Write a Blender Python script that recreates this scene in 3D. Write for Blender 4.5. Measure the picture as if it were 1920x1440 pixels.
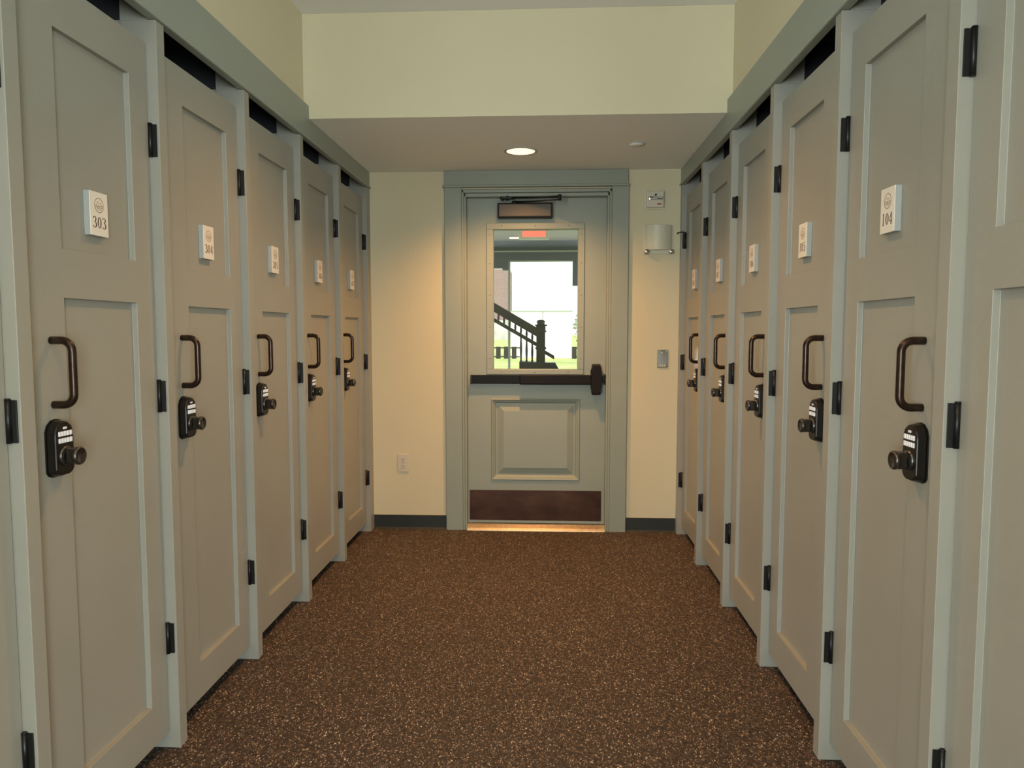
import bpy, bmesh, math, random
from mathutils import Vector, Matrix

# ---------------------------------------------------------------- clearing
for o in list(bpy.data.objects):
    bpy.data.objects.remove(o, do_unlink=True)
scene = bpy.context.scene
COL = scene.collection
PI = math.pi
random.seed(7)

# ---------------------------------------------------------------- camera
cam_data = bpy.data.cameras.new('camera')
cam = bpy.data.objects.new('camera', cam_data)
COL.objects.link(cam)
cam_data.sensor_fit = 'HORIZONTAL'
cam_data.sensor_width = 36.0
cam_data.lens = 1363.3 / 1920.0 * 36.0
cam_data.clip_start = 0.05
cam_data.clip_end = 500.0
cam.location = (0.0348, 0.0, 1.2759)
cam.rotation_euler = (PI / 2 - 0.0729, 0.0, 0.0499)
scene.camera = cam

# ---------------------------------------------------------------- exposure
scene.view_settings.view_transform = 'Standard'
scene.view_settings.look = 'None'
scene.view_settings.exposure = 0.0
scene.view_settings.gamma = 1.0
scene.view_settings.use_curve_mapping = False

# ---------------------------------------------------------------- sky
world = bpy.data.worlds.new('overcast_sky')
scene.world = world
world.use_nodes = True
wn = world.node_tree
wn.nodes.clear()
bg = wn.nodes.new('ShaderNodeBackground')
bg.inputs['Color'].default_value = (0.90, 0.95, 1.0, 1)
bg.inputs['Strength'].default_value = 1.35
wo = wn.nodes.new('ShaderNodeOutputWorld')
wn.links.new(bg.outputs[0], wo.inputs['Surface'])

# ---------------------------------------------------------------- lights
WARM = (1.0, 0.52, 0.19)
def light(name, kind, loc, rot, energy, color, **kw):
    d = bpy.data.lights.new(name, kind)
    d.energy = energy
    d.color = color
    for k, v in kw.items():
        setattr(d, k, v)
    o = bpy.data.objects.new(name, d)
    COL.objects.link(o)
    o.location = loc
    o.rotation_euler = rot
    return o
light('sun', 'SUN', (0, 20, 30), (math.radians(38), math.radians(32), 0), 3.2, (1.0, 0.96, 0.88), angle=0.01)
# daylight that enters through the two windows in the wall behind the camera
for wx in (-2.10, 2.00):
    light('window_daylight', 'AREA', (wx, -3.56, 1.22), (PI / 2, 0, 0), 300, (0.80, 0.93, 1.0),
          shape='RECTANGLE', size=1.66, size_y=1.98)
DOWNLIGHTS = [(-0.13, 2.65), (-0.13, 0.75), (-0.13, -1.15)]
CEIL = 2.74
SOFFIT = 2.265
MAIN_W, SOFFIT_W = (104.0, 46.0, 42.0), 135.0

# ---------------------------------------------------------------- materials
def mat(name, color, rough=0.5, metal=0.0, spec=0.5, bump=None, noise=None, coat=0.0):
    m = bpy.data.materials.new(name)
    m.use_nodes = True
    nt = m.node_tree
    b = nt.nodes['Principled BSDF']
    b.inputs['Base Color'].default_value = (*color, 1)
    b.inputs['Roughness'].default_value = rough
    b.inputs['Metallic'].default_value = metal
    b.inputs['Specular IOR Level'].default_value = spec
    b.inputs['Coat Weight'].default_value = coat
    if noise or bump:
        tc = nt.nodes.new('ShaderNodeTexCoord')
    if noise:
        sc, amt = noise
        n = nt.nodes.new('ShaderNodeTexNoise')
        n.inputs['Scale'].default_value = sc
        n.inputs['Detail'].default_value = 4
        nt.links.new(tc.outputs['Object'], n.inputs['Vector'])
        r = nt.nodes.new('ShaderNodeValToRGB')
        r.color_ramp.elements[0].position = 0.3
        r.color_ramp.elements[1].position = 0.7
        r.color_ramp.elements[0].color = (*[c * (1 - amt) for c in color], 1)
        r.color_ramp.elements[1].color = (*[min(1, c * (1 + amt)) for c in color], 1)
        nt.links.new(n.outputs['Fac'], r.inputs['Fac'])
        nt.links.new(r.outputs['Color'], b.inputs['Base Color'])
    if bump:
        sc, st = bump
        n2 = nt.nodes.new('ShaderNodeTexNoise')
        n2.inputs['Scale'].default_value = sc
        nt.links.new(tc.outputs['Object'], n2.inputs['Vector'])
        bm_ = nt.nodes.new('ShaderNodeBump')
        bm_.inputs['Strength'].default_value = st
        bm_.inputs['Distance'].default_value = 0.002
        nt.links.new(n2.outputs['Fac'], bm_.inputs['Height'])
        nt.links.new(bm_.outputs['Normal'], b.inputs['Normal'])
    return m

def emit(name, color, strength):
    m = bpy.data.materials.new(name)
    m.use_nodes = True
    b = m.node_tree.nodes['Principled BSDF']
    b.inputs['Base Color'].default_value = (*color, 1)
    b.inputs['Emission Color'].default_value = (*color, 1)
    b.inputs['Emission Strength'].default_value = strength
    return m

M = {}
M['sage'] = mat('sage_paint', (0.285, 0.272, 0.222), 0.42, noise=(3.0, 0.03), bump=(260, 0.10))
M['sage_trim'] = mat('sage_trim_paint', (0.278, 0.302, 0.245), 0.42, noise=(3.0, 0.03), bump=(260, 0.08))
M['wall'] = mat('cream_wall_paint', (0.62, 0.55, 0.365), 0.7, noise=(2.0, 0.02), bump=(320, 0.15))
M['ceiling'] = mat('ceiling_paint', (0.84, 0.84, 0.82), 0.8, bump=(320, 0.12))
M['soffit'] = mat('soffit_paint', (0.84, 0.86, 0.80), 0.8, bump=(320, 0.12))
M['rubber'] = mat('black_green_rubber', (0.015, 0.018, 0.015), 0.5)
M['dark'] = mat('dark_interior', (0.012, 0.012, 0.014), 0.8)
M['bronze'] = mat('oil_rubbed_bronze', (0.040, 0.023, 0.015), 0.30, metal=0.7, noise=(60, 0.25))
M['bronze_dark'] = mat('dark_bronze', (0.018, 0.015, 0.012), 0.34, metal=0.55)
M['bar_pad'] = mat('dark_bar_pad', (0.011, 0.007, 0.005), 0.45, metal=0.0, spec=0.12)
M['bar_body'] = mat('grey_black_bar', (0.009, 0.010, 0.009), 0.5, spec=0.15)
M['black'] = mat('black_metal', (0.010, 0.010, 0.009), 0.38, metal=0.4)
M['brown_cover'] = mat('bronze_painted_cover', (0.085, 0.065, 0.045), 0.42, metal=0.3)
M['barrel'] = mat('brushed_bronze', (0.10, 0.09, 0.08), 0.25, metal=0.9)
M['plate'] = mat('white_plaque', (0.72, 0.66, 0.56), 0.5)
M['plate_edge'] = mat('grey_plaque_edge', (0.34, 0.35, 0.32), 0.5)
M['ink'] = mat('dark_ink', (0.07, 0.038, 0.018), 0.6)
M['ink_soft'] = mat('tan_ink', (0.36, 0.27, 0.18), 0.6)
M['key'] = mat('white_key', (0.68, 0.68, 0.68), 0.4)
M['steel'] = mat('stainless_steel', (0.62, 0.63, 0.58), 0.18, metal=1.0)
M['aluminium'] = mat('threshold_aluminium', (0.78, 0.68, 0.54), 0.36, metal=1.0, noise=(40, 0.1))
M['cream_plastic'] = mat('cream_plastic', (0.62, 0.59, 0.44), 0.45)
M['ivory_plastic'] = mat('ivory_plastic', (0.60, 0.54, 0.42), 0.4)
M['slot'] = mat('slot_black', (0.03, 0.02, 0.012), 0.7)
M['lamp_glow'] = emit('lamp_glow', (1.0, 0.74, 0.50), 1.6)
M['reflector'] = mat('lamp_reflector', (0.85, 0.80, 0.72), 0.25, metal=0.3)
M['white_trim'] = mat('white_metal_trim', (0.50, 0.47, 0.40), 0.45)
M['red_label'] = mat('red_label', (0.35, 0.05, 0.04), 0.5)
M['chrome'] = mat('chrome', (0.8, 0.8, 0.78), 0.10, metal=1.0)
M['screw'] = mat('screw_head', (0.16, 0.14, 0.11), 0.4, metal=0.5)
M['exit_red'] = emit('exit_red', (1.0, 0.12, 0.06), 1.2)
M['exit_face'] = mat('exit_face', (0.7, 0.66, 0.6), 0.5)
M['porch_ceiling'] = mat('porch_ceiling_paint', (0.42, 0.38, 0.42), 0.7)
M['porch_beam'] = mat('blue_black_stain', (0.100, 0.125, 0.200), 0.5)
M['stair_wood'] = mat('black_stained_wood', (0.010, 0.014, 0.028), 0.35)
M['white_stucco'] = mat('white_stucco', (0.90, 0.91, 0.92), 0.8)
M['grey_metal'] = mat('grey_flashing', (0.45, 0.47, 0.50), 0.6)
M['concrete'] = mat('pale_concrete', (0.60, 0.58, 0.54), 0.85, noise=(3, 0.08))
M['fence'] = mat('dark_fence', (0.025, 0.020, 0.022), 0.7)
M['leaf'] = mat('shrub_leaf', (0.26, 0.34, 0.09), 0.6)
M['bark'] = mat('shrub_bark', (0.10, 0.07, 0.05), 0.8)
M['stone'] = mat('pale_stone', (0.62, 0.58, 0.60), 0.8, noise=(0.8, 0.2))

def kick_material():
    m = mat('copper_kick_plate', (0.10, 0.045, 0.028), 0.34, metal=0.85)
    nt = m.node_tree
    b = nt.nodes['Principled BSDF']
    tc = nt.nodes.new('ShaderNodeTexCoord')
    mp = nt.nodes.new('ShaderNodeMapping')
    mp.inputs['Scale'].default_value = (2.2, 3, 4)
    n = nt.nodes.new('ShaderNodeTexNoise')
    n.inputs['Scale'].default_value = 3.0
    n.inputs['Detail'].default_value = 6
    r = nt.nodes.new('ShaderNodeValToRGB')
    r.color_ramp.elements[0].position = 0.3
    r.color_ramp.elements[0].color = (0.065, 0.033, 0.024, 1)
    r.color_ramp.elements[1].position = 0.75
    r.color_ramp.elements[1].color = (0.125, 0.060, 0.038, 1)
    nt.links.new(tc.outputs['Object'], mp.inputs['Vector'])
    nt.links.new(mp.outputs[0], n.inputs['Vector'])
    nt.links.new(n.outputs['Fac'], r.inputs['Fac'])
    nt.links.new(r.outputs['Color'], b.inputs['Base Color'])
    return m
M['kick'] = kick_material()

def floor_material():
    m = mat('speckled_rubber_floor', (0.05, 0.03, 0.02), 0.70, spec=0.3)
    nt = m.node_tree
    b = nt.nodes['Principled BSDF']
    L = nt.links.new
    tc = nt.nodes.new('ShaderNodeTexCoord')
    # mottled brown base
    n0 = nt.nodes.new('ShaderNodeTexNoise'); n0.inputs['Scale'].default_value = 70; n0.inputs['Detail'].default_value = 5
    L(tc.outputs['Object'], n0.inputs['Vector'])
    r0 = nt.nodes.new('ShaderNodeValToRGB')
    r0.color_ramp.elements[0].position = 0.36; r0.color_ramp.elements[0].color = (0.019, 0.014, 0.011, 1)
    r0.color_ramp.elements[1].position = 0.66; r0.color_ramp.elements[1].color = (0.070, 0.045, 0.031, 1)
    L(n0.outputs['Fac'], r0.inputs['Fac'])
    prev = r0.outputs['Color']
    # three families of flecks: distorted voronoi cells, only some of them coloured
    for k, (sc, size, keep, colr, rz) in enumerate([(175, 0.34, 0.66, (0.36, 0.27, 0.20, 1), 0.4),
                                                    (230, 0.36, 0.70, (0.22, 0.145, 0.095, 1), 1.3),
                                                    (120, 0.28, 0.86, (0.50, 0.42, 0.32, 1), 2.1)]):
        mp = nt.nodes.new('ShaderNodeMapping')
        mp.inputs['Rotation'].default_value = (0, 0, rz)
        mp.inputs['Scale'].default_value = (1.0, 0.62, 1.0)
        mp.inputs['Location'].default_value = (k * 3.1, k * 1.7, 0)
        nz = nt.nodes.new('ShaderNodeTexNoise'); nz.inputs['Scale'].default_value = 90
        add = nt.nodes.new('ShaderNodeMixRGB'); add.blend_type = 'ADD'; add.inputs[0].default_value = 0.010
        v = nt.nodes.new('ShaderNodeTexVoronoi'); v.inputs['Scale'].default_value = sc
        L(tc.outputs['Object'], mp.inputs['Vector'])
        L(tc.outputs['Object'], nz.inputs['Vector'])
        L(mp.outputs[0], add.inputs[1]); L(nz.outputs['Color'], add.inputs[2])
        L(add.outputs[0], v.inputs['Vector'])
        lt = nt.nodes.new('ShaderNodeMath'); lt.operation = 'LESS_THAN'; lt.inputs[1].default_value = size
        L(v.outputs['Distance'], lt.inputs[0])
        sp = nt.nodes.new('ShaderNodeSeparateColor'); L(v.outputs['Color'], sp.inputs[0])
        gt = nt.nodes.new('ShaderNodeMath'); gt.operation = 'GREATER_THAN'; gt.inputs[1].default_value = keep
        L(sp.outputs[0], gt.inputs[0])
        mu = nt.nodes.new('ShaderNodeMath'); mu.operation = 'MULTIPLY'
        L(lt.outputs[0], mu.inputs[0]); L(gt.outputs[0], mu.inputs[1])
        mix = nt.nodes.new('ShaderNodeMixRGB')
        L(mu.outputs[0], mix.inputs[0]); L(prev, mix.inputs[1]); mix.inputs[2].default_value = colr
        prev = mix.outputs[0]
    L(prev, b.inputs['Base Color'])
    bp = nt.nodes.new('ShaderNodeBump'); bp.inputs['Strength'].default_value = 0.25; bp.inputs['Distance'].default_value = 0.001
    L(n0.outputs['Fac'], bp.inputs['Height']); L(bp.outputs[0], b.inputs['Normal'])
    return m
M['floor'] = floor_material()

def brick_material():
    m = mat('red_brick', (0.3, 0.15, 0.12), 0.85)
    nt = m.node_tree
    b = nt.nodes['Principled BSDF']
    tc = nt.nodes.new('ShaderNodeTexCoord')
    mp = nt.nodes.new('ShaderNodeMapping'); mp.inputs['Rotation'].default_value = (PI / 2, 0, 0)
    br = nt.nodes.new('ShaderNodeTexBrick'); br.inputs['Scale'].default_value = 1.6
    br.inputs['Color1'].default_value = (0.34, 0.20, 0.19, 1)
    br.inputs['Color2'].default_value = (0.27, 0.16, 0.17, 1)
    br.inputs['Mortar'].default_value = (0.45, 0.42, 0.44, 1)
    nt.links.new(tc.outputs['Object'], mp.inputs[0]); nt.links.new(mp.outputs[0], br.inputs['Vector'])
    nt.links.new(br.outputs['Color'], b.inputs['Base Color'])
    return m
M['brick'] = brick_material()

def lawn_material():
    m = mat('mown_lawn', (0.2, 0.3, 0.06), 0.9)
    nt = m.node_tree
    b = nt.nodes['Principled BSDF']
    tc = nt.nodes.new('ShaderNodeTexCoord')
    n = nt.nodes.new('ShaderNodeTexNoise'); n.inputs['Scale'].default_value = 0.9; n.inputs['Detail'].default_value = 8
    r = nt.nodes.new('ShaderNodeValToRGB')
    r.color_ramp.elements[0].position = 0.35; r.color_ramp.elements[0].color = (0.46, 0.56, 0.15, 1)
    r.color_ramp.elements[1].position = 0.65; r.color_ramp.elements[1].color = (0.62, 0.72, 0.28, 1)
    nt.links.new(tc.outputs['Object'], n.inputs['Vector']); nt.links.new(n.outputs['Fac'], r.inputs['Fac'])
    nt.links.new(r.outputs['Color'], b.inputs['Base Color'])
    return m
M['lawn'] = lawn_material()

def glass_material():
    m = bpy.data.materials.new('clear_glass')
    m.use_nodes = True
    nt = m.node_tree
    nt.nodes.clear()
    out = nt.nodes.new('ShaderNodeOutputMaterial')
    mix = nt.nodes.new('ShaderNodeMixShader')
    fr = nt.nodes.new('ShaderNodeFresnel'); fr.inputs['IOR'].default_value = 1.45
    tr = nt.nodes.new('ShaderNodeBsdfTransparent'); tr.inputs['Color'].default_value = (0.95, 0.97, 0.96, 1)
    gl = nt.nodes.new('ShaderNodeBsdfGlossy'); gl.inputs['Roughness'].default_value = 0.01
    nt.links.new(fr.outputs[0], mix.inputs[0]); nt.links.new(tr.outputs[0], mix.inputs[1])
    nt.links.new(gl.outputs[0], mix.inputs[2]); nt.links.new(mix.outputs[0], out.inputs['Surface'])
    return m
M['glass'] = glass_material()

# ---------------------------------------------------------------- mesh helpers
class MB:
    """collects shapes into one mesh; sx mirrors x (the lockers on both walls use the same measures)"""
    def __init__(self, sx=1):
        self.bm = bmesh.new()
        self.sx = sx
    def v(self, x, y, z):
        return self.bm.verts.new((self.sx * x, y, z))
    def box(self, x0, x1, y0, y1, z0, z1, mi=0, bevel=0.0, seg=1):
        t = bmesh.new()
        vs = [t.verts.new((self.sx * x, y, z)) for x in (x0, x1) for y in (y0, y1) for z in (z0, z1)]
        for q in ((0, 1, 3, 2), (4, 6, 7, 5), (0, 4, 5, 1), (2, 3, 7, 6), (0, 2, 6, 4), (1, 5, 7, 3)):
            t.faces.new([vs[i] for i in q])
        if bevel:
            bmesh.ops.bevel(t, geom=list(t.edges), offset=bevel, segments=seg, profile=0.5, affect='EDGES')
        self._merge(t, mi)
        return self
    def _merge(self, t, mi=0, smooth=False):
        bmesh.ops.recalc_face_normals(t, faces=list(t.faces))
        mp = {}
        for v in t.verts:
            mp[v] = self.bm.verts.new(v.co)
        for f in t.faces:
            try:
                nf = self.bm.faces.new([mp[v] for v in f.verts])
            except ValueError:
                continue
            nf.material_index = mi
            nf.smooth = smooth or f.smooth
        t.free()
    def prism(self, pts, axis, a0, a1, mi=0, bevel=0.0, taper=1.0):
        """pts: outline in the two other axes (order x,y,z without axis); taper scales the a1 end about its middle"""
        t = bmesh.new()
        cx = sum(p[0] for p in pts) / len(pts); cy = sum(p[1] for p in pts) / len(pts)
        def mk(p, a, s):
            u = cx + (p[0] - cx) * s; w = cy + (p[1] - cy) * s
            c = {'x': (a, u, w), 'y': (u, a, w), 'z': (u, w, a)}[axis]
            return t.verts.new((self.sx * c[0], c[1], c[2]))
        A = [mk(p, a0, 1.0) for p in pts]; B = [mk(p, a1, taper) for p in pts]
        n = len(pts)
        t.faces.new(A); t.faces.new(B[::-1])
        for i in range(n):
            t.faces.new((A[i], A[(i + 1) % n], B[(i + 1) % n], B[i]))
        if bevel:
            bmesh.ops.bevel(t, geom=list(t.edges), offset=bevel, segments=2, profile=0.5, affect='EDGES')
        self._merge(t, mi)
        return self
    def tube(self, path, r, seg=12, mi=0, cap=True):
        """smooth round tube along a list of points; r number or list"""
        t = bmesh.new()
        P = [Vector((self.sx * p[0], p[1], p[2])) for p in path]
        n = len(P)
        R = r if isinstance(r, (list, tuple)) else [r] * n
        rings = []
        up = None
        for i in range(n):
            d = (P[min(i + 1, n - 1)] - P[max(i - 1, 0)]).normalized()
            if up is None:
                up = Vector((0, 0, 1)) if abs(d.z) < 0.9 else Vector((0, 1, 0))
            a = d.cross(up).normalized(); b2 = a.cross(d).normalized(); up = b2
            rings.append([t.verts.new(P[i] + (a * math.cos(2 * PI * k / seg) + b2 * math.sin(2 * PI * k / seg)) * R[i]) for k in range(seg)])
        for i in range(n - 1):
            for k in range(seg):
                f = t.faces.new((rings[i][k], rings[i][(k + 1) % seg], rings[i + 1][(k + 1) % seg], rings[i + 1][k]))
                f.smooth = True
        if cap:
            t.faces.new(rings[0][::-1]); t.faces.new(rings[-1])
        self._merge(t, mi)
        return self
    def lathe(self, prof, axis, center, seg=32, mi=0, close=False):
        """prof: list of (radius, position along axis)"""
        t = bmesh.new()
        rings = []
        for (r, a) in prof:
            ring = []
            if r < 1e-6:
                c = {'x': (a, 0, 0), 'y': (0, a, 0), 'z': (0, 0, a)}[axis]
                ring = [t.verts.new((self.sx * (center[0] + c[0]), center[1] + c[1], center[2] + c[2]))]
            else:
                for k in range(seg):
                    u = r * math.cos(2 * PI * k / seg); w = r * math.sin(2 * PI * k / seg)
                    c = {'x': (a, u, w), 'y': (u, a, w), 'z': (u, w, a)}[axis]
                    ring.append(t.verts.new((self.sx * (center[0] + c[0]), center[1] + c[1], center[2] + c[2])))
            rings.append(ring)
        for A, B in zip(rings, rings[1:]):
            if len(A) == 1 and len(B) == 1:
                continue
            for k in range(seg):
                if len(A) == 1:
                    f = t.faces.new((A[0], B[k], B[(k + 1) % seg]))
                elif len(B) == 1:
                    f = t.faces.new((A[k], B[0], A[(k + 1) % seg]))
                else:
                    f = t.faces.new((A[k], A[(k + 1) % seg], B[(k + 1) % seg], B[k]))
                f.smooth = True
        self._merge(t, mi)
        return self
    def relief(self, us, zs, depth, back, to3, mi=0):
        """a slab whose front is a grid of cells set at depth(i, j); None leaves the cell open through the slab"""
        t = bmesh.new()
        cache = {}
        def V(u, z, d):
            k = (round(u, 5), round(z, 5), round(d, 5))
            if k not in cache:
                p = to3(u, z, d)
                cache[k] = t.verts.new((self.sx * p[0], p[1], p[2]))
            return cache[k]
        def quad(a, b, c, d):
            if len({a, b, c, d}) == 4:
                try:
                    t.faces.new((a, b, c, d))
                except ValueError:
                    pass
        nu, nz = len(us) - 1, len(zs) - 1
        D = lambda i, j: depth(i, j) if 0 <= i < nu and 0 <= j < nz else back
        for i in range(nu):
            for j in range(nz):
                d = D(i, j)
                if d is None:
                    continue
                u0, u1, z0, z1 = us[i], us[i + 1], zs[j], zs[j + 1]
                quad(V(u0, z0, d), V(u1, z0, d), V(u1, z1, d), V(u0, z1, d))
                quad(V(u0, z0, back), V(u1, z0, back), V(u1, z1, back), V(u0, z1, back))
        val = lambda x: back if x is None else x
        for i in range(nu + 1):
            for j in range(nz):
                a, b = val(D(i - 1, j)), val(D(i, j))
                if abs(a - b) > 1e-6:
                    quad(V(us[i], zs[j], a), V(us[i], zs[j], b), V(us[i], zs[j + 1], b), V(us[i], zs[j + 1], a))
        for i in range(nu):
            for j in range(nz + 1):
                a, b = val(D(i, j - 1)), val(D(i, j))
                if abs(a - b) > 1e-6:
                    quad(V(us[i], zs[j], a), V(us[i], zs[j], b), V(us[i + 1], zs[j], b), V(us[i + 1], zs[j], a))
        self._merge(t, mi)
        return self
    def build(self, name, mats, parent=None, loc=None, bevel=0.0, bseg=2, label=None):
        me = bpy.data.meshes.new(name)
        self.bm.to_mesh(me)
        self.bm.free()
        if not isinstance(mats, (list, tuple)):
            mats = [mats]
        for m in mats:
            me.materials.append(m)
        o = bpy.data.objects.new(name, me)
        COL.objects.link(o)
        if loc:
            o.location = loc
        if parent:
            o.parent = parent
        if bevel:
            md = o.modifiers.new('bevel', 'BEVEL')
            md.width = bevel
            md.segments = bseg
            md.limit_method = 'ANGLE'
            md.angle_limit = math.radians(40)
            md.harden_normals = False
        if label:
            o['label'] = label
        return o

def thing(name, label, cat, loc=(0, 0, 0), group=None, kind=None):
    o = bpy.data.objects.new(name, None)
    COL.objects.link(o)
    o.location = loc
    o.empty_display_size = 0.1
    tag(o, label, cat, group, kind)
    return o

def tag(o, label=None, cat=None, group=None, kind=None):
    if label: o['label'] = label
    if cat: o['category'] = cat
    if group: o['group'] = group
    if kind: o['kind'] = kind
    return o

def struct(name, mb, mats, label, cat, bevel=0.0, parent=None):
    o = mb.build(name, mats, parent, bevel=bevel)
    return tag(o, label, cat, None, 'structure')

def copy_tree(o, parent=None):
    c = o.copy()
    COL.objects.link(c)
    if parent:
        c.parent = parent
    for ch in list(o.children):
        copy_tree(ch, c)
    return c

# ================================================================ THE ROOM
XL, XR = -1.0877, 0.8431        # fronts of the locker posts on the two sides
YB = 4.585                      # face of the exit wall
YF = -3.60                      # face of the wall behind the camera
YS = 3.43                       # front of the dropped soffit
DEEP = 0.62

b = MB(); b.box(-4.1, 4.1, YF - .12, YB + .02, -.08, 0)
struct('floor', b, M['floor'], 'dark brown rubber floor with tan flecks', 'floor')

for side, X0, s in (('left', XL, -1), ('right', XR, 1)):
    b = MB(s)
    x0 = abs(X0)
    y_near = 0.876 if s < 0 else 0.918
    b.box(x0 + .024, x0 + DEEP + .04, y_near, YB - .001, 2.33, CEIL)             # over the lockers
    b.box(x0 + DEEP + .001, x0 + DEEP + .04, y_near, YB - .001, 0, 2.33)         # behind them
    b.box(x0 + .031, 4.0, -.30, y_near, 0, CEIL)                                 # plain wall where the corridor opens into the lobby
    b.box(4.0, 4.1, YF, y_near, 0, CEIL)
    struct('wall_' + side, b, M['wall'], 'cream painted wall above the %s row of lockers' % side, 'wall')

# wall with the exit door
OX0, OX1, OZ = -.512, .428, 2.155
b = MB()
b.box(XL - DEEP - .06, OX0, YB, YB + .15, 0, CEIL)
b.box(OX1, XR + DEEP + .06, YB, YB + .15, 0, CEIL)
b.box(OX0, OX1, YB, YB + .15, OZ, CEIL)
struct('wall_back', b, M['wall'], 'cream end wall around the exit door', 'wall')

# wall behind the camera, with the window the daylight comes through
WZ0, WZ1 = .20, 2.24
WINS = ((-2.95, -1.25), (1.15, 2.85))
b = MB()
for a0, a1 in ((-4.1, WINS[0][0]), (WINS[0][1], WINS[1][0]), (WINS[1][1], 4.1)):
    b.box(a0, a1, YF - .12, YF, 0, CEIL)
for a0, a1 in WINS:
    b.box(a0, a1, YF - .12, YF, 0, WZ0)
    b.box(a0, a1, YF - .12, YF, WZ1, CEIL)
struct('wall_front', b, M['wall'], 'cream lobby wall with two windows, behind the viewer', 'wall')
for n, (a0, a1) in enumerate(WINS):
    b = MB()
    for (p0, p1, c0, c1) in ((a0, a1, WZ0, WZ0 + .02), (a0, a1, WZ1 - .02, WZ1), (a0, a0 + .02, WZ0, WZ1), (a1 - .02, a1, WZ0, WZ1)):
        b.box(p0, p1, YF - .10, YF + .02, c0, c1)
    struct('window_%d' % (n + 1), b, M['sage_trim'], 'grey window frame behind the viewer, on the %s' % ('left', 'right')[n], 'window')

# ceiling and the dropped soffit
b = MB(); b.box(-4.1, 4.1, YF - .12, YB + .15, CEIL, CEIL + .1)
struct('ceiling', b, M['ceiling'], 'off-white flat ceiling of the corridor', 'ceiling')
b = MB()
b.box(XL + .0005, XR - .0005, YS, YB - .0005, SOFFIT, 2.3245)
b.box(XL - .0235, XR + .0235, YS, YB - .0005, 2.3245, CEIL - .0005)
b.bm.normal_update()
for f in b.bm.faces:
    if f.normal.z < -0.9:
        f.material_index = 1
o = struct('wall_soffit', b, [M['wall'], M['soffit']], 'dropped soffit with a cream front face and greyer underside before the exit door', 'soffit')

# fascia boards over the lockers
for n, (X0, s, sd) in enumerate(((XL, -1, 'left'), (XR, 1, 'right'))):
    b = MB(s)
    x0 = abs(X0)
    b.box(x0, x0 + .0235, -.299, YB - .001, 2.166, 2.324)
    b.box(x0 - .009, x0 + .0235, -.299, YB - .001, 2.1625, 2.1765, bevel=.004, seg=2)
    struct('trim_%d' % (n + 1), b, M['sage_trim'], 'grey green fascia board with a bead along the top of the %s lockers' % sd, 'trim')

# casing around the exit door
b = MB()
b.box(-.614, -.508, 4.563, YB - .0005, 0, 2.163, bevel=.002)
b.box(.424, .527, 4.563, YB - .0005, 0, 2.163, bevel=.002)
b.box(-.614, .521, 4.560, YB - .0005, 2.176, SOFFIT - .001, bevel=.0015)
b.box(-.625, .530, 4.549, YB - .0005, 2.162, 2.177, bevel=.005, seg=3)
struct('trim_3', b, M['sage_trim'], 'grey green casing with a beaded head around the exit door', 'door casing')

# baseboards
for nm, a0, a1 in (('baseboard_left', XL + .001, -.6145), ('baseboard_right', .5275, XR - .001)):
    b = MB()
    b.prism([(YB - .0005, 0), (YB - .014, 0), (YB - .010, .006), (YB - .005, .012), (YB - .004, .088), (YB - .0005, .091)], 'x', a0, a1)
    struct(nm, b, M['rubber'], 'black rubber cove base %s of the exit door' % nm.split('_')[1], 'baseboard')

# ================================================================ EXIT DOOR
door = thing('door_1', 'grey green exit door with a large window, push bar and copper kick plate', 'door', (0, 0, 0), kind='structure')
b = MB()                                                     # stepped frame
for k, (e, yf) in enumerate(((0.0, 4.569), (.0135, 4.575))):
    w = .0135
    b.box(OX0 + .004 + e, OX0 + .004 + e + w, yf, 4.70, 0, OZ - .002 - k * .024, bevel=.003, seg=2)
    b.box(OX1 - .004 - e - w, OX1 - .004 - e, yf, 4.70, 0, OZ - .002 - k * .024, bevel=.003, seg=2)
    b.box(OX0 + .004 + e, OX1 - .004 - e, yf, 4.70, OZ - .024 - k * .024, OZ - .004 - k * .022, bevel=.003, seg=2)
b.build('door_frame', M['sage_trim'], door)
DX0, DX1, DZ0, DZ1 = -.4805, .3965, .036, 2.106
DY = 4.63
GX0, GX1, GZ0, GZ1 = -.314, .219, 1.033, 1.912
us = [DX0, -.330, GX0, GX1, .237, DX1]
zs = [DZ0, .316, .843, GZ0, GZ1, DZ1]
def dd(i, j):
    if i == 2 and j == 3: return None
    if i in (1, 2, 3) and j == 1: return .016
    return 0.0
b = MB(); b.relief(us, zs, dd, .045, lambda u, z, d: (u, DY + d, z))
# moulding ring inside the sunk panel and the raised bevelled field
px0, px1, pz0, pz1 = -.330, .237, .316, .843
def ring(o0, o1, y0, y1):
    t = bmesh.new()
    A = [t.verts.new((x, y0, z)) for x, z in ((px0 + o0, pz0 + o0), (px1 - o0, pz0 + o0), (px1 - o0, pz1 - o0), (px0 + o0, pz1 - o0))]
    B = [t.verts.new((x, y1, z)) for x, z in ((px0 + o1, pz0 + o1), (px1 - o1, pz0 + o1), (px1 - o1, pz1 - o1), (px0 + o1, pz1 - o1))]
    for i in range(4):
        t.faces.new((A[i], A[(i + 1) % 4], B[(i + 1) % 4], B[i]))
    b._merge(t)
prof = [(.000, -.003), (.004, -.0075), (.010, -.006), (.014, .001), (.022, .004), (.030, .0145), (.040, .0145), (.078, .003), (.079, .001)]
for (o0, d0), (o1, d1) in zip(prof, prof[1:]):
    ring(o0, o1, DY + d0, DY + d1)
t = bmesh.new()
o1, d1 = prof[-1]
t.faces.new([t.verts.new((x, DY + d1, z)) for x, z in ((px0 + o1, pz0 + o1), (px1 - o1, pz0 + o1), (px1 - o1, pz1 - o1), (px0 + o1, pz1 - o1))])
b._merge(t)
b.build('door_slab', M['sage_trim'], door)
b = MB()                                                     # glazing frame
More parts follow.
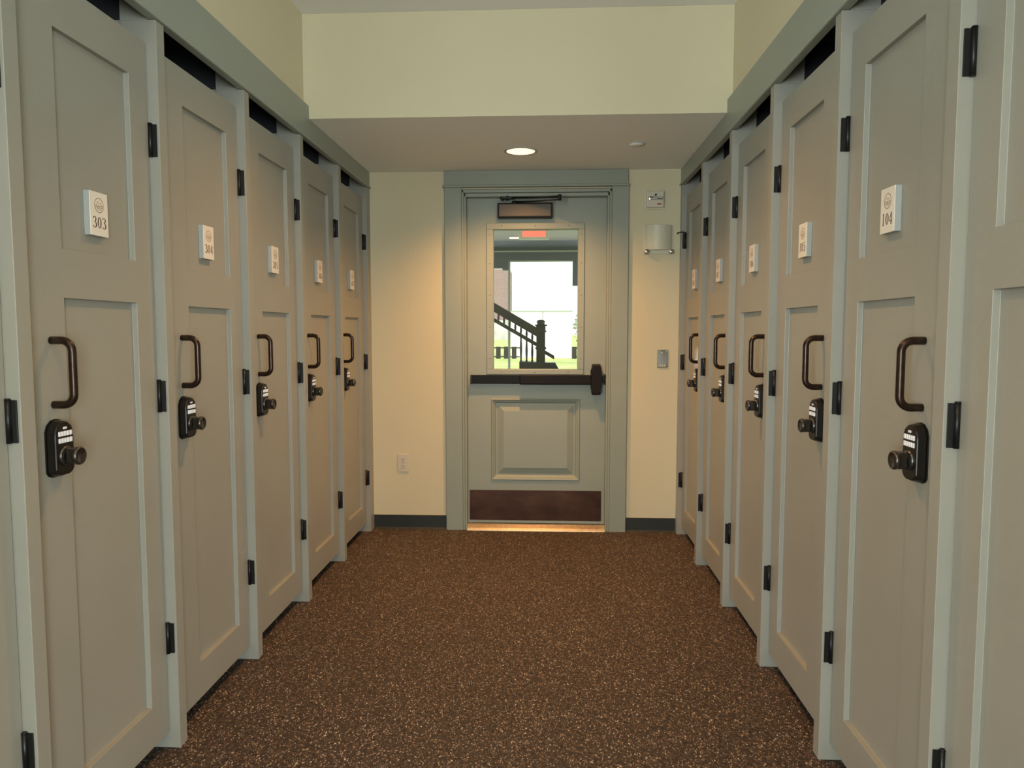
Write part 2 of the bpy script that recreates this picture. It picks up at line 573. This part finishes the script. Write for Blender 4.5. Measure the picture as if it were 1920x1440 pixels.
b.box(-.358, .260, DY - .009, DY, GZ1, 1.952, bevel=.003)
b.box(-.358, .260, DY - .009, DY, .998, GZ0, bevel=.003)
b.box(-.358, GX0, DY - .009, DY, GZ0 - .002, GZ1 + .002, bevel=.003)
b.box(GX1, .260, DY - .009, DY, GZ0 - .002, GZ1 + .002, bevel=.003)
gf = b.build('glazing_frame', M['sage_trim'], door)
for (sx_, sz_) in [(x, z) for x in (-.336, .240) for z in (1.10, 1.30, 1.50, 1.70, 1.88)] + [(x, z) for x in (-.26, -.05, .16) for z in (1.014, 1.934)]:
    b = MB(); b.lathe([(0, -.0018), (.0028, -.0012), (.0034, 0)], 'y', (sx_, DY - .009, sz_), seg=10)
    b.build('screw', M['screw'], gf)
b = MB(); b.box(GX0, GX1, DY + .020, DY + .026, GZ0, GZ1)
b.build('glass_pane', M['glass'], door)
b = MB()                                                     # rusty copper kick plate
b.box(-.471, .377, DY - .0025, DY - .0002, .053, .250)
kp = b.build('kick_plate', M['kick'], door, label='copper brown kick plate')
for z in (.066, .238):
    for k in range(5):
        b = MB(); b.lathe([(0, -.0016), (.003, -.0010), (.0036, 0)], 'y', (-.455 + k * .204, DY - .0025, z), seg=10)
        b.build('screw', M['bronze_dark'], kp)
b = MB()                                                     # saddle threshold
b.prism([(4.562, 0.0), (4.564, .004), (4.580, .014), (4.612, .029), (4.622, .0315), (4.70, .0315), (4.70, 0)], 'x', OX0 + .031, OX1 - .031)
b.build('threshold', M['aluminium'], door, label='bright metal threshold')
b = MB(); b.box(DX0 + .02, DX1 - .02, 4.6365, 4.668, .0318, .0358)
b.build('door_sweep', M['bronze_dark'], door)
# push bar
pb = MB()
pb.box(-.456, .31, DY - .032, DY - .0005, .9405, .9955, bevel=.004, seg=2)
bar = pb.build('push_bar', M['bar_body'], door, label='dark bronze push bar')
b = MB(); b.box(-.145, .306, DY - .062, DY - .033, .9375, .9985, bevel=.007, seg=3)
b.build('push_pad', M['bar_pad'], bar)
b = MB(); b.box(-.459, -.449, DY - .036, DY - .001, .938, .998, bevel=.003, seg=2)
b.build('end_cap', M['black'], bar)
b = MB()
b.prism([(.311, 1.068), (.364, 1.068), (.370, 1.020), (.374, .997), (.374, .952), (.368, .900), (.364, .868), (.310, .868), (.306, .900), (.300, .952), (.300, .997), (.308, 1.020)],
        'y', DY - .0005, DY - .068, bevel=.006, taper=.90)
b.build('latch_case', M['bar_pad'], bar)
b = MB()
b.box(.372, .392, DY - .026, DY - .004, .952, .988, bevel=.003)
b.box(.388, .394, DY - .034, DY - .001, .935, 1.002, bevel=.002)
b.build('latch_bolt', M['black'], bar)
# closer
b = MB(); b.box(-.284, .058, DY - .052, DY - .0005, 1.976, 2.070, bevel=.006, seg=2, mi=0)
cl = b.build('door_closer', M['black'], door, label='bronze brown door closer')
b = MB(); b.box(-.276, .050, DY - .058, DY - .050, 1.984, 2.062, bevel=.004, seg=2)
b.build('cover', M['brown_cover'], cl)
b = MB()
b.tube([(-.182, DY - .03, 2.068), (-.182, DY - .03, 2.082)], .014, 14)
b.tube([(-.182, DY - .03, 2.078), (-.150, DY - .05, 2.074), (-.06, DY - .10, 2.068), (.10, DY - .20, 2.061)], [.008, .006, .0045, .005], 8)
b.build('main_arm', M['black'], cl)
b = MB()
b.tube([(.10, DY - .20, 2.054), (.10, DY - .20, 2.090)], .010, 12)
b.tube([(.10, DY - .20, 2.078), (-.08, DY - .12, 2.088), (-.19, DY - .055, 2.100)], [.0075, .0065, .006], 8)
b.build('forearm', M['black'], cl)
b = MB()
b.prism([(-.268, DY - .056), (-.262, DY - .066), (-.215, DY - .066), (-.180, DY - .058), (-.180, DY - .045), (-.225, DY - .050), (-.262, DY - .044)], 'z', 2.090, 2.106, bevel=.003)
b.tube([(-.254, DY - .054, 2.080), (-.254, DY - .054, 2.108)], .006, 10)
b.tube([(-.222, DY - .056, 2.082), (-.222, DY - .056, 2.110)], .008, 10)
b.build('arm_shoe', M['black'], cl)

# ================================================================ LOCKERS
W = 0.6033                         # spacing of the posts
PW = 0.044                         # face width of a post
DOOR_Z0, DOOR_Z1 = .055, 2.098

# ---- numerals: strokes of changing width, drawn like an old serif face
def catmull(pts, n=6):
    out = []
    P = [pts[0]] + list(pts) + [pts[-1]]
    for i in range(1, len(P) - 2):
        for k in range(n):
            t_ = k / n
            row = []
            for c in range(3):
                p0, p1, p2, p3 = P[i - 1][c], P[i][c], P[i + 1][c], P[i + 2][c]
                row.append(.5 * (2 * p1 + (p2 - p0) * t_ + (2 * p0 - 5 * p1 + 4 * p2 - p3) * t_ ** 2 + (3 * p1 - p0 - 3 * p2 + p3) * t_ ** 3))
            out.append(tuple(row))
    out.append(tuple(pts[-1]))
    return out
def loop(cx, cy, rx, ry, wmin, wmax, n=28):
    return [(cx + rx * math.cos(2 * PI * k / n), cy + ry * math.sin(2 * PI * k / n),
             wmin + (wmax - wmin) * abs(math.cos(2 * PI * k / n)) ** 1.5) for k in range(n + 1)]
GL = {
 '0': [loop(.30, .5, .20, .47, .022, .062)],
 '1': [[(.30, 0, .055), (.30, 1, .055)], [(.14, .015, .02), (.46, .015, .02)], [(.14, .985, .02), (.46, .985, .02)]],
 '3': [catmull([(.08, .80, .045), (.14, .93, .028), (.30, .98, .022), (.44, .88, .045), (.45, .72, .055), (.36, .58, .032), (.22, .53, .018)]),
       catmull([(.22, .53, .018), (.40, .48, .035), (.50, .32, .060), (.46, .12, .055), (.28, .02, .024), (.12, .06, .034), (.07, .17, .045)])],
 '4': [[(.04, .28, .020), (.38, .99, .020)], [(.03, .27, .030), (.56, .27, .030)], [(.39, 0, .055), (.39, .98, .055)], [(.26, .015, .02), (.52, .015, .02)]],
 '5': [[(.14, .96, .036), (.50, .96, .036)], [(.15, .96, .018), (.12, .56, .018)],
       catmull([(.12, .56, .018), (.26, .63, .022), (.42, .56, .045), (.50, .36, .062), (.44, .12, .050), (.28, .02, .024), (.12, .06, .036), (.07, .15, .045)])],
 '6': [catmull([(.50, .94, .022), (.32, .88, .030), (.16, .66, .055), (.10, .36, .062), (.16, .12, .045), (.30, .02, .024), (.44, .10, .048), (.50, .30, .060), (.44, .50, .045), (.30, .58, .022), (.18, .50, .020), (.12, .40, .02)])],
 '7': [[(.06, .95, .045), (.52, .95, .045)], [(.08, .99, .018), (.06, .78, .018)], catmull([(.51, .95, .020), (.38, .64, .030), (.28, .34, .045), (.24, 0, .058)])],
 '8': [loop(.30, .75, .17, .23, .022, .050), loop(.30, .27, .21, .26, .022, .058)],
}
def stroke(mb, pts, y0, z0, h, s, x_front, th):
    """ribbon; the reading direction on the face is s (+1 towards the exit on the left wall, -1 on the right wall)"""
    n = len(pts)
    L_, R_ = [], []
    for i, (u, v, w) in enumerate(pts):
        a = pts[max(i - 1, 0)]; c = pts[min(i + 1, n - 1)]
        dx, dy = c[0] - a[0], c[1] - a[1]
        if i in (0, n - 1) and abs(pts[0][0] - pts[-1][0]) < 1e-9 and abs(pts[0][1] - pts[-1][1]) < 1e-9 and n > 4:
            a, c = pts[-2], pts[1]; dx, dy = c[0] - a[0], c[1] - a[1]
        l = math.hypot(dx, dy) or 1
        w *= 1.2
        nx, ny = -dy / l * w, dx / l * w
        L_.append((u + nx, v + ny)); R_.append((u - nx, v - ny))
    t = bmesh.new()
    def vv(p, x):
        return t.verts.new((mb.sx * x, y0 + s * p[0] * h, z0 + p[1] * h))
    f0 = [(vv(l, x_front - th), vv(r, x_front - th), vv(l, x_front + .0001), vv(r, x_front + .0001)) for l, r in zip(L_, R_)]
    for A, B in zip(f0, f0[1:]):
        t.faces.new((A[0], A[1], B[1], B[0]))
        t.faces.new((A[0], B[0], B[2], A[2]))
        t.faces.new((A[1], A[3], B[3], B[1]))
    mb._merge(t)

PLY0, PLY1, PLZ0, PLZ1 = .310, .385, 1.518, 1.629       # number plaque on the sunk panel
PLX = .028
def numeral(digit, k, sx, parent):
    mb = MB(sx)
    h = .0285
    rd = 1 if sx < 0 else -1
    pitch = .0195
    mid = (PLY0 + PLY1) / 2
    y0 = mid + rd * (-1.5 * pitch + k * pitch + (.5 * pitch - .30 * h))
    for st in GL[digit]:
        stroke(mb, st, y0, PLZ0 + .020, h, rd, PLX, .0004)
    return mb.build('numeral', M['ink'], parent)
def emblem(sx, parent):
    mb = MB(sx)
    rd = 1 if sx < 0 else -1
    mid = (PLY0 + PLY1) / 2
    cz = PLZ1 - .033
    h = .036
    strokes = [loop(0, 0, .5, .5, .030, .030, 40),
               [(-.30, .02, .022), (-.12, .28, .030), (.02, .08, .020), (.14, .20, .028), (.32, .00, .02)],
               [(-.44, -.04, .026), (.44, -.04, .026)],
               [(-.42, -.16, .020), (-.1, -.12, .03), (.2, -.18, .03), (.42, -.14, .020)],
               catmull([(-.26, -.30, .018), (-.08, -.22, .026), (.10, -.32, .026), (.28, -.26, .018)])]
    for st in strokes:
        stroke(mb, st, mid, cz, h, rd, PLX, .0003)
    return mb.build('emblem', M['ink_soft'], parent)

def make_locker(sx):
    """one locker; x grows into the wall (mirrored by sx), y runs towards the exit, origin at the near corner"""
    r = thing('locker', '', 'locker')
    # door with two sunk panels
    b = MB(sx)
    us = [.0475, .200, .508, W - .003]
    zs = [DOOR_Z0, .176, 1.354, 1.471, 1.982, DOOR_Z1]
    b.relief(us, zs, lambda i, j: .0450 if i == 1 and j in (1, 3) else .030, .068, lambda u, z, d: (d, u, z))
    d = b.build('door', M['sage'], r, bevel=.0012)
    # post carrying the hinges, with its rebate
    b = MB(sx)
    b.box(0, .105, W, W + PW, 0, 2.1615, bevel=.0012)
    b.box(.024, .105, W + .0005, W + PW - .0005, 2.1615, 2.329)
    b.build('post', M['sage'], r)
    b = MB(sx); b.box(.1055, .600, W + .014, W + .030, .012, 2.168)
    b.build('side_panel', M['sage'], r)
    b = MB(sx); b.box(.1055, .600, W + .010, W + .034, 0, .0115)
    b.build('panel_base', M['rubber'], r)
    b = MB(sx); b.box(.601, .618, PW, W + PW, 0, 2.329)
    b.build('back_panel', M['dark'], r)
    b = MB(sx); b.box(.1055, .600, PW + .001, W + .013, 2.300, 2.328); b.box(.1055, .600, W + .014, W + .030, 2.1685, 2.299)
    b.build('top_panel', M['dark'], r)
    # pull handle
    yc = .146
    z0, z1, out, rr = 1.104, 1.254, -.0205, .0165
    path = [(.0305, yc, z1), (.010, yc, z1)]
    for k in range(7):
        a = k / 6 * PI / 2
        path.append((.0045 - .025 * math.sin(a), yc, z1 - .025 * (1 - math.cos(a))))
    for k in range(7):
        a = PI / 2 * (1 - k / 6)
        path.append((.0045 - .025 * math.sin(a), yc, z0 + .025 * (1 - math.cos(a))))
    path += [(.010, yc, z0), (.0305, yc, z0)]
    b = MB(sx); b.tube(path, .0092, 16)
    b.build('pull_handle', M['bronze'], r)
    # keypad lock
    ly, lz = .144, 1.003
    def outline(w, zt, zb, sh, ch):
        pts = [(-w, zt - sh), (-w * .80, zt - sh * .45), (-w * .40, zt - sh * .08), (0, zt), (w * .40, zt - sh * .08), (w * .80, zt - sh * .45), (w, zt - sh),
               (w, zb + ch), (w * .80, zb + ch * .35), (w * .45, zb), (-w * .45, zb), (-w * .80, zb + ch * .35), (-w, zb + ch)]
        return [(ly + p[0], p[1]) for p in pts]
    b = MB(sx)
    b.prism(outline(.0355, 1.071, .935, .028, .014), 'x', .0295, .0265)
    b.prism(outline(.0340, 1.0700, .936, .028, .014), 'x', .0262, .0045, bevel=.003, taper=.93)
    lk = b.build('keypad_lock', M['bronze_dark'], r)
    for row, z in enumerate((1.0375, 1.0215)):
        for k in range(5):
            y = ly + (k - 2) * .0098
            b = MB(sx); b.box(.0018, .0050, y - .0040, y + .0040, z - .0058, z + .0058, bevel=.0014, seg=2)
            b.build('key', M['key'], lk)
    b = MB(sx); b.box(.0026, .0050, ly - .0065, ly + .0065, 1.0475, 1.0530, bevel=.001)
    b.build('indicator', M['key'], lk)
    b = MB(sx)
    b.lathe([(.0235, .0048), (.0235, .001), (.021, -.001), (.0185, -.0015), (.0150, -.002)], 'x', (0, ly, .985), seg=28)
    b.box(-.026, -.001, ly - .0120, ly + .0120, .9655, 1.0045, bevel=.0045, seg=2)
    b.lathe([(0, -.0225), (.0205, -.0225), (.0215, -.025), (.0215, -.030), (.0195, -.033), (.0170, -.0335), (.0150, -.031), (0, -.031)], 'x', (0, ly, .985), seg=28)
    b.build('thumb_turn', M['barrel'], lk)
    # hinges on the far post
    for z in (.347, 1.083, 1.823):
        b = MB(sx)
        b.box(.0065, .0290, W - .0042, W - .0002, z - .046, z + .046, bevel=.0008)
        b.tube([(.0245, W - .0055, z - .047), (.0245, W - .0055, z + .047)], .0058, 12)
        b.tube([(.0245, W - .0055, z + .047), (.0245, W - .0055, z + .0495)], [.0068, .005], 12)
        b.build('hinge', M['black'], r)
    return r

def plaque(num, sx, parent):
    b = MB(sx); b.box(PLX, .0448, PLY0, PLY1, PLZ0, PLZ1, bevel=.001)
    b.bm.normal_update()
    for f in b.bm.faces:
        if abs(f.normal.x) < .6:
            f.material_index = 1
    p = b.build('number_plate', [M['plate'], M['plate_edge']], parent, label='small white number plate with grey edges')
    if num:
        for k, ch in enumerate(num):
            numeral(ch, k, sx, p)
        emblem(sx, p)
    return p

YL0, YR0 = 1.4871, 1.5215
ordinal = ['nearest whole locker', 'second whole locker', 'middle locker', 'second locker before the exit wall', 'last locker beside the exit wall']
for side, X0, Y0, sx, nums, near in (('left', XL, YL0, -1, ['303', '304', '305', '306', '307'], 'partly seen'),
                                     ('right', XR, YR0, 1, ['104', '105', '106', '107', '108'], 'partly seen')):
    proto = make_locker(sx)
    units = [proto] + [copy_tree(proto) for _ in range(5)]
    for i, u in enumerate(units):
        u.location = (X0, Y0 + (i - 1) * W, 0)
        u['group'] = 'tall grey green lockers along the %s side' % side
        if i == 0:
            u['label'] = 'grey green locker at the very edge of the photo, nearest in the %s row' % side
            plaque(None, sx, u)
        else:
            u['label'] = 'grey green locker with number %s, %s in the %s row' % (nums[i - 1], ordinal[i - 1], side)
            plaque(nums[i - 1], sx, u)
        u['category'] = 'locker'
    last = units[-1]
    if Y0 + 5 * W + PW < YB - .002:
        b = MB(sx); b.box(.0005, .105, W + PW + .0002, YB - .0012 - (Y0 + 4 * W), 0, 2.1615)
        b.build('filler_strip', M['sage'], last)
    # post at the near side of the nearest locker
    b = MB(sx); b.box(0, .105, -.0002, PW, 0, 2.1615, bevel=.0012)
    b.build('post', M['sage'], units[0])
    if sx > 0:      # pin stop on the top hinge of the last locker
        b = MB(sx)
        b.tube([(.022, W - .006, 1.873), (.004, W - .012, 1.876), (-.018, W - .018, 1.873), (-.028, W - .018, 1.866)], [.0042, .0038, .0034, .0055], 10)
        b.build('pin_stop', M['black'], last)

# ================================================================ THINGS ON THE WALLS AND CEILING
# fire alarm strobe
t1 = thing('fire_alarm_strobe', 'small square white alarm strobe high on the wall right of the exit door', 'alarm', (.685, YB, 2.080))
b = MB(); b.box(-.062, .062, -.008, -.0005, -.058, .058, bevel=.003, seg=2); b.build('back_plate', M['cream_plastic'], t1)
b = MB(); b.box(-.054, .054, -.030, -.0082, -.050, .050, bevel=.006, seg=3); b.build('body', M['ivory_plastic'], t1)
b = MB()
b.prism([(-.042, .018), (.046, .018), (.052, .008), (.046, -.006), (-.038, -.006), (-.044, .006)], 'y', -.0305, -.036, bevel=.002, taper=.9)
b.build('strobe_lens', M['chrome'], t1)
b = MB()
b.lathe([(.006, 0), (.006, -.008), (0, -.009)], 'y', (.002, -.0302, .026), seg=12)
b.tube([(-.036, -.0372, .010), (-.012, -.0372, .012)], .0022, 8)
b.tube([(.012, -.0372, .004), (.040, -.0372, .001)], .0022, 8)
b.build('flash_tube', M['slot'], t1)
b = MB(); b.box(.012, .038, -.0312, -.0303, -.034, -.025); b.build('fire_label', M['red_label'], t1)
# emergency light
t2 = thing('emergency_light', 'cream curved emergency light with two clear lamps on the wall right of the exit door', 'emergency light', (.710, YB, 1.845))
b = MB()
n = 12
pts = [(-.084, -.0005)] + [(-.084 + .168 * k / n, -.012 - .046 * math.sin(PI * (k + .0) / n) ** .8) for k in range(n + 1)] + [(.084, -.0005)]
b.prism([(p[0], p[1]) for p in pts], 'z', -.072, .078, bevel=.0015)
b.build('housing', M['cream_plastic'], t2)
b = MB(); b.box(-.092, .092, -.0055, -.0003, -.095, .083, bevel=.002); b.build('back_plate', M['cream_plastic'], t2)
for sx_ in (-.074, .074):
    b = MB()
    b.lathe([(.011, 0), (.015, -.012), (.0155, -.026), (.014, -.030)], 'y', (sx_, -.012, -.083), seg=20)
    lp = b.build('lamp_head', M['white_trim'], t2)
    b = MB(); b.lathe([(.0145, -.0305), (.010, -.034), (0, -.035)], 'y', (sx_, -.012, -.083), seg=20)
    b.build('lens', M['chrome'], lp)
# stainless keypad plate
t3 = thing('steel_switch_plate', 'small stainless steel plate on the wall between the exit door and locker 108', 'switch plate', (.747, YB, 1.103))
b = MB(); b.box(-.0345, .0345, -.0065, -.0003, -.056, .056, bevel=.003, seg=2); b.build('plate', M['steel'], t3)
b = MB(); b.lathe([(.006, 0), (.006, -.002), (0, -.003)], 'y', (-.003, -.0066, .036), seg=16); b.build('indicator', M['cream_plastic'], t3)
for k in range(3):
    b = MB(); b.box(-.020 + k * .014, -.010 + k * .014, -.009, -.0066, -.048, -.038, bevel=.001); b.build('button', M['cream_plastic'], t3)
for z in (.050, -.052):
    b = MB(); b.lathe([(.003, 0), (0, -.0015)], 'y', (.026 if z > 0 else -.026, -.0066, z * .96), seg=10); b.build('screw', M['chrome'], t3)
# outlet
t4 = thing('wall_outlet', 'ivory duplex outlet low on the wall left of the exit door', 'outlet', (-.893, YB, .430))
b = MB(); b.box(-.036, .036, -.006, -.0003, -.058, .058, bevel=.003, seg=2); b.build('cover_plate', M['ivory_plastic'], t4)
for z in (.021, -.021):
    b = MB(); b.prism([(-.012, z - .013), (.012, z - .013), (.0165, z - .006), (.0165, z + .006), (.012, z + .013), (-.012, z + .013), (-.0165, z + .006), (-.0165, z - .006)], 'y', -.0062, -.0082)
    rc = b.build('receptacle', M['ivory_plastic'], t4)
    for (a0, a1, c0, c1) in ((-.0075, -.0050, -.001, .008), (.0050, .0075, -.001, .007), (-.0022, .0022, -.010, -.0055)):
        b = MB(); b.box(a0, a1, -.0086, -.0080, z + c0, z + c1); b.build('slot', M['slot'], rc)
b = MB(); b.lathe([(.003, 0), (0, -.0015)], 'y', (0, -.0064, 0), seg=10); b.build('screw', M['screw'], t4)
# concealed sprinkler
t5 = thing('sprinkler_cover', 'small round sprinkler cover in the soffit right of the downlight', 'sprinkler', (.497, 3.965, SOFFIT))
b = MB(); b.lathe([(.046, -.0003), (.046, -.003), (.040, -.0045)], 'z', (0, 0, 0), seg=32); b.build('ring', M['white_trim'], t5)
b = MB(); b.lathe([(.0395, -.0035), (.038, -.008), (0, -.0085)], 'z', (0, 0, 0), seg=32); b.build('cap', M['soffit'], t5)
# downlights
def downlight(x, y, z, label, watts, cone, size=.078, blend=0.7):
    t = thing('downlight', label, 'ceiling light', (x, y, z), 'round recessed downlights')
    b = MB(); b.lathe([(size + .016, -.0003), (size + .015, -.0045), (size + .004, -.006), (size, -.003), (size, -.0003)], 'z', (0, 0, 0), seg=40)
    b.build('trim_ring', M['white_trim'], t)
    b = MB(); b.lathe([(size, -.0030), (size * .86, -.0018)], 'z', (0, 0, 0), seg=40); b.build('reflector', M['lamp_glow'], t)
    b = MB(); b.lathe([(size * .86, -.0018), (0, -.0016)], 'z', (0, 0, 0), seg=40); b.build('lens', M['lamp_glow'], t)
    l = light('downlight_lamp', 'SPOT', (x, y, z - .012), (0, 0, 0), watts, WARM, spot_size=math.radians(cone), spot_blend=blend, shadow_soft_size=.032)
    return t
downlight(-.121, 4.085, SOFFIT, 'lit round downlight in the soffit before the exit door', SOFFIT_W, 142, blend=1.0)
for k, (x, y) in enumerate(DOWNLIGHTS):
    downlight(x, y, CEIL, ['lit round downlight in the high ceiling, first before the soffit', 'lit round downlight in the high ceiling, above the nearest lockers',
                           'lit round downlight in the high ceiling, behind the viewer'][k], MAIN_W[k], 118)

# ================================================================ OUTSIDE THE EXIT DOOR
b = MB(); b.box(-120, 120, -60, 240, -.12, -.085)
struct('ground', b, M['lawn'], 'bright green lawn outside the exit door', 'lawn')
b = MB(); b.box(-2.2, 2.2, YB + .151, 9.6, -.084, -.005)
struct('porch_floor', b, M['concrete'], 'pale concrete slab outside the exit door', 'porch floor')
b = MB(); b.box(-2.2, 2.2, YB + .151, 9.4, 2.37, 2.50)
struct('ceiling_porch', b, M['porch_ceiling'], 'mauve grey porch ceiling seen through the door glass', 'ceiling')
pbm = MB()
pbm.box(-2.2, 2.2, 8.95, 9.10, 2.13, 2.369)
pbm.box(-2.08, -.53, 8.96, 9.09, 2.045, 2.13); pbm.box(-.53, -.46, 8.96, 9.09, 2.02, 2.13)
pbm.box(-2.2, 2.2, 8.93, 8.951, 2.232, 2.250, mi=1)
pbm.box(.330, .62, 8.96, 9.09, 1.83, 2.13)
pbm.box(-2.2, -2.08, 8.96, 9.09, 0, 2.13); pbm.box(2.08, 2.2, 8.96, 9.09, 0, 2.13)
struct('porch_beam', pbm, [M['porch_beam'], M['grey_metal']], 'dark blue beam across the porch seen through the door glass', 'beam')
b = MB(); b.box(-.462, -.436, 8.98, 9.02, 0, 2.129)
tag(b.build('porch_post', M['grey_metal']), 'thin pale grey post left of the bright opening, seen through the door glass', 'post')
# lamp and exit sign under the porch ceiling
t = thing('porch_light', 'small glowing flat light on the porch ceiling, seen through the door glass', 'light', (-.36, 8.55, 2.369))
b = MB(); b.box(-.075, .075, -.06, .06, -.012, -.0005, bevel=.003); b.build('housing', M['white_trim'], t)
b = MB(); b.box(-.062, .062, -.05, .05, -.020, -.0122, bevel=.003); b.build('diffuser', emit('porch_lamp', (1.0, .80, .66), 1.3), t)
t = thing('exit_sign', 'red glowing sign box hanging from the porch ceiling, seen through the door glass top', 'exit sign', (-.125, 8.0, 2.369))
b = MB(); b.box(-.165, .165, -.02, .02, -.105, -.0005, bevel=.004); b.build('housing', M['exit_face'], t)
b = MB(); b.box(-.125, .125, -.0235, -.0202, -.075, -.015); b.build('lit_panel', M['exit_red'], t)

# staircase end with newel post, seen against the light
t = thing('stair_railing', 'black stair railing with a turned newel post, seen through the door glass', 'stair railing', (0, 8.0, 0))
b = MB()
b.box(-.097, .000, -.05, .05, -.005, 1.262, bevel=.004)
b.box(-.110, .013, -.062, .062, 1.262, 1.280, bevel=.005)
b.box(-.100, .003, -.052, .052, 1.280, 1.330, bevel=.004)
b.box(-.112, .022, -.066, .066, 1.330, 1.345, bevel=.005)
b.lathe([(.045, 1.344), (.040, 1.356), (.048, 1.372), (.038, 1.392), (0, 1.400)], 'z', (-.048, 0, 0), seg=20)
b.box(-.108, .011, -.060, .060, 1.075, 1.100, bevel=.006)
b.build('newel_post', M['stair_wood'], t)
b = MB()
b.prism([(-1.80, 2.200), (-1.80, 2.300), (-.096, 1.315), (-.096, 1.215)], 'y', -.035, .035, bevel=.006)
b.build('handrail', M['stair_wood'], t)
b = MB()
b.prism([(-1.80, 2.090), (-1.80, 2.130), (-.096, 1.150), (-.096, 1.105)], 'y', -.02, .02, bevel=.004)
b.build('middle_rail', M['stair_wood'], t)
for k in range(9):
    x = -.142 - k * .062
    zt = 1.235 + (-.096 - x) * .578
    zb = .93 if x > -.28 else 1.10 + (-.096 - x) * .578
    zm = 1.125 + (-.096 - x) * .578
    b = MB()
    if x > -.28:
        b.tube([(x, 0, zb), (x, 0, zb + .03), (x, 0, (zb + zm) / 2), (x, 0, zm - .03), (x, 0, zm)], [.016, .009, .014, .009, .016], 8)
    b.tube([(x, 0, zm), (x, 0, zm + .02), (x, 0, (zm + zt) / 2), (x, 0, zt - .02), (x, 0, zt)], [.014, .009, .013, .009, .016], 8)
    b.build('baluster', M['stair_wood'], t)
b = MB()
b.prism([(-.280, -.005), (.160, -.005), (.146, .865), (.110, .930), (.045, .930), (-.280, .945)], 'y', -.12, .12, bevel=.004)
b.prism([(.0, 1.020), (.0, 1.062), (.100, 1.004), (.100, .962)], 'y', -.03, .03, bevel=.004)
b.box(-1.82, -1.70, -.05, .05, -.005, 2.28)
b.build('stringer', M['stair_wood'], t)

# white building across the lawn
t = thing('garage', 'small white building across the lawn, blown out by daylight in the door glass', 'building', (0, 37, -.085))
b = MB(); b.box(-1.87, 1.21, 0, 3.0, 0, 2.35); b.build('wall', M['white_stucco'], t)
b = MB(); b.box(-1.92, 1.26, -.05, 3.05, 2.35, 2.385); b.build('roof_edge', M['grey_metal'], t)
b = MB(); b.tube([(-.235, -.04, 1.62), (-.235, -.04, 2.35)], .014, 8); b.build('downspout', M['grey_metal'], t)
# brick building further left
t = thing('brick_building', 'brick building with a pale stone base at the left edge of the door glass', 'building', (0, 110, -.085))
b = MB(); b.box(-22, -5.86, 0, 8, 2.95, 10.6); b.build('wall', M['brick'], t)
b = MB(); b.box(-22, -4.25, -.3, 8.2, 0, 2.95); b.build('stone_base', M['stone'], t)
# fences either side of the white building
def fence(x0, x1, label):
    t = thing('picket_fence', label, 'fence', (0, 34, -.085), 'dark fences across the lawn')
    b = MB(); b.box(x0, x1, 0, .03, .54, .60); b.box(x0, x1, 0, .03, .12, .18); b.build('rail', M['fence'], t)
    n = max(2, int((x1 - x0) / .34))
    for k in range(n):
        x = x0 + k * (x1 - x0) / n
        b = MB(); b.box(x, x + .22, -.03, -.001, .06, .63); b.build('picket', M['fence'], t)
fence(-3.9, -1.30, 'dark board fence left of the white building across the lawn')
fence(1.13, 2.9, 'dark board fence right of the white building across the lawn')
# shrub on the right
t = thing('shrub', 'yellow green shrub at the right edge of the door glass', 'shrub', (1.75, 30, -.085))
b = MB(); b.tube([(0, 0, 0), (.03, 0, .5), (-.04, .02, 1.0), (.02, 0, 1.5)], [.05, .045, .035, .02], 8); b.build('trunk', M['bark'], t)
b = MB()
for k in range(900):
    a = random.uniform(0, 2 * PI); ph = math.acos(random.uniform(-1, 1)); rr = random.uniform(.55, 1.0)
    c = Vector((.72 * rr * math.sin(ph) * math.cos(a), .72 * rr * math.sin(ph) * math.sin(a), 1.48 + .85 * rr * math.cos(ph)))
    nrm = Vector((random.uniform(-1, 1), random.uniform(-1, 1), random.uniform(-1, 1))).normalized()
    u = nrm.orthogonal().normalized() * random.uniform(.04, .08); v = nrm.cross(u) * .6
    f = b.bm.faces.new([b.bm.verts.new(c + p) for p in (u, v, -u, -v)])
b.build('foliage', M['leaf'], t)
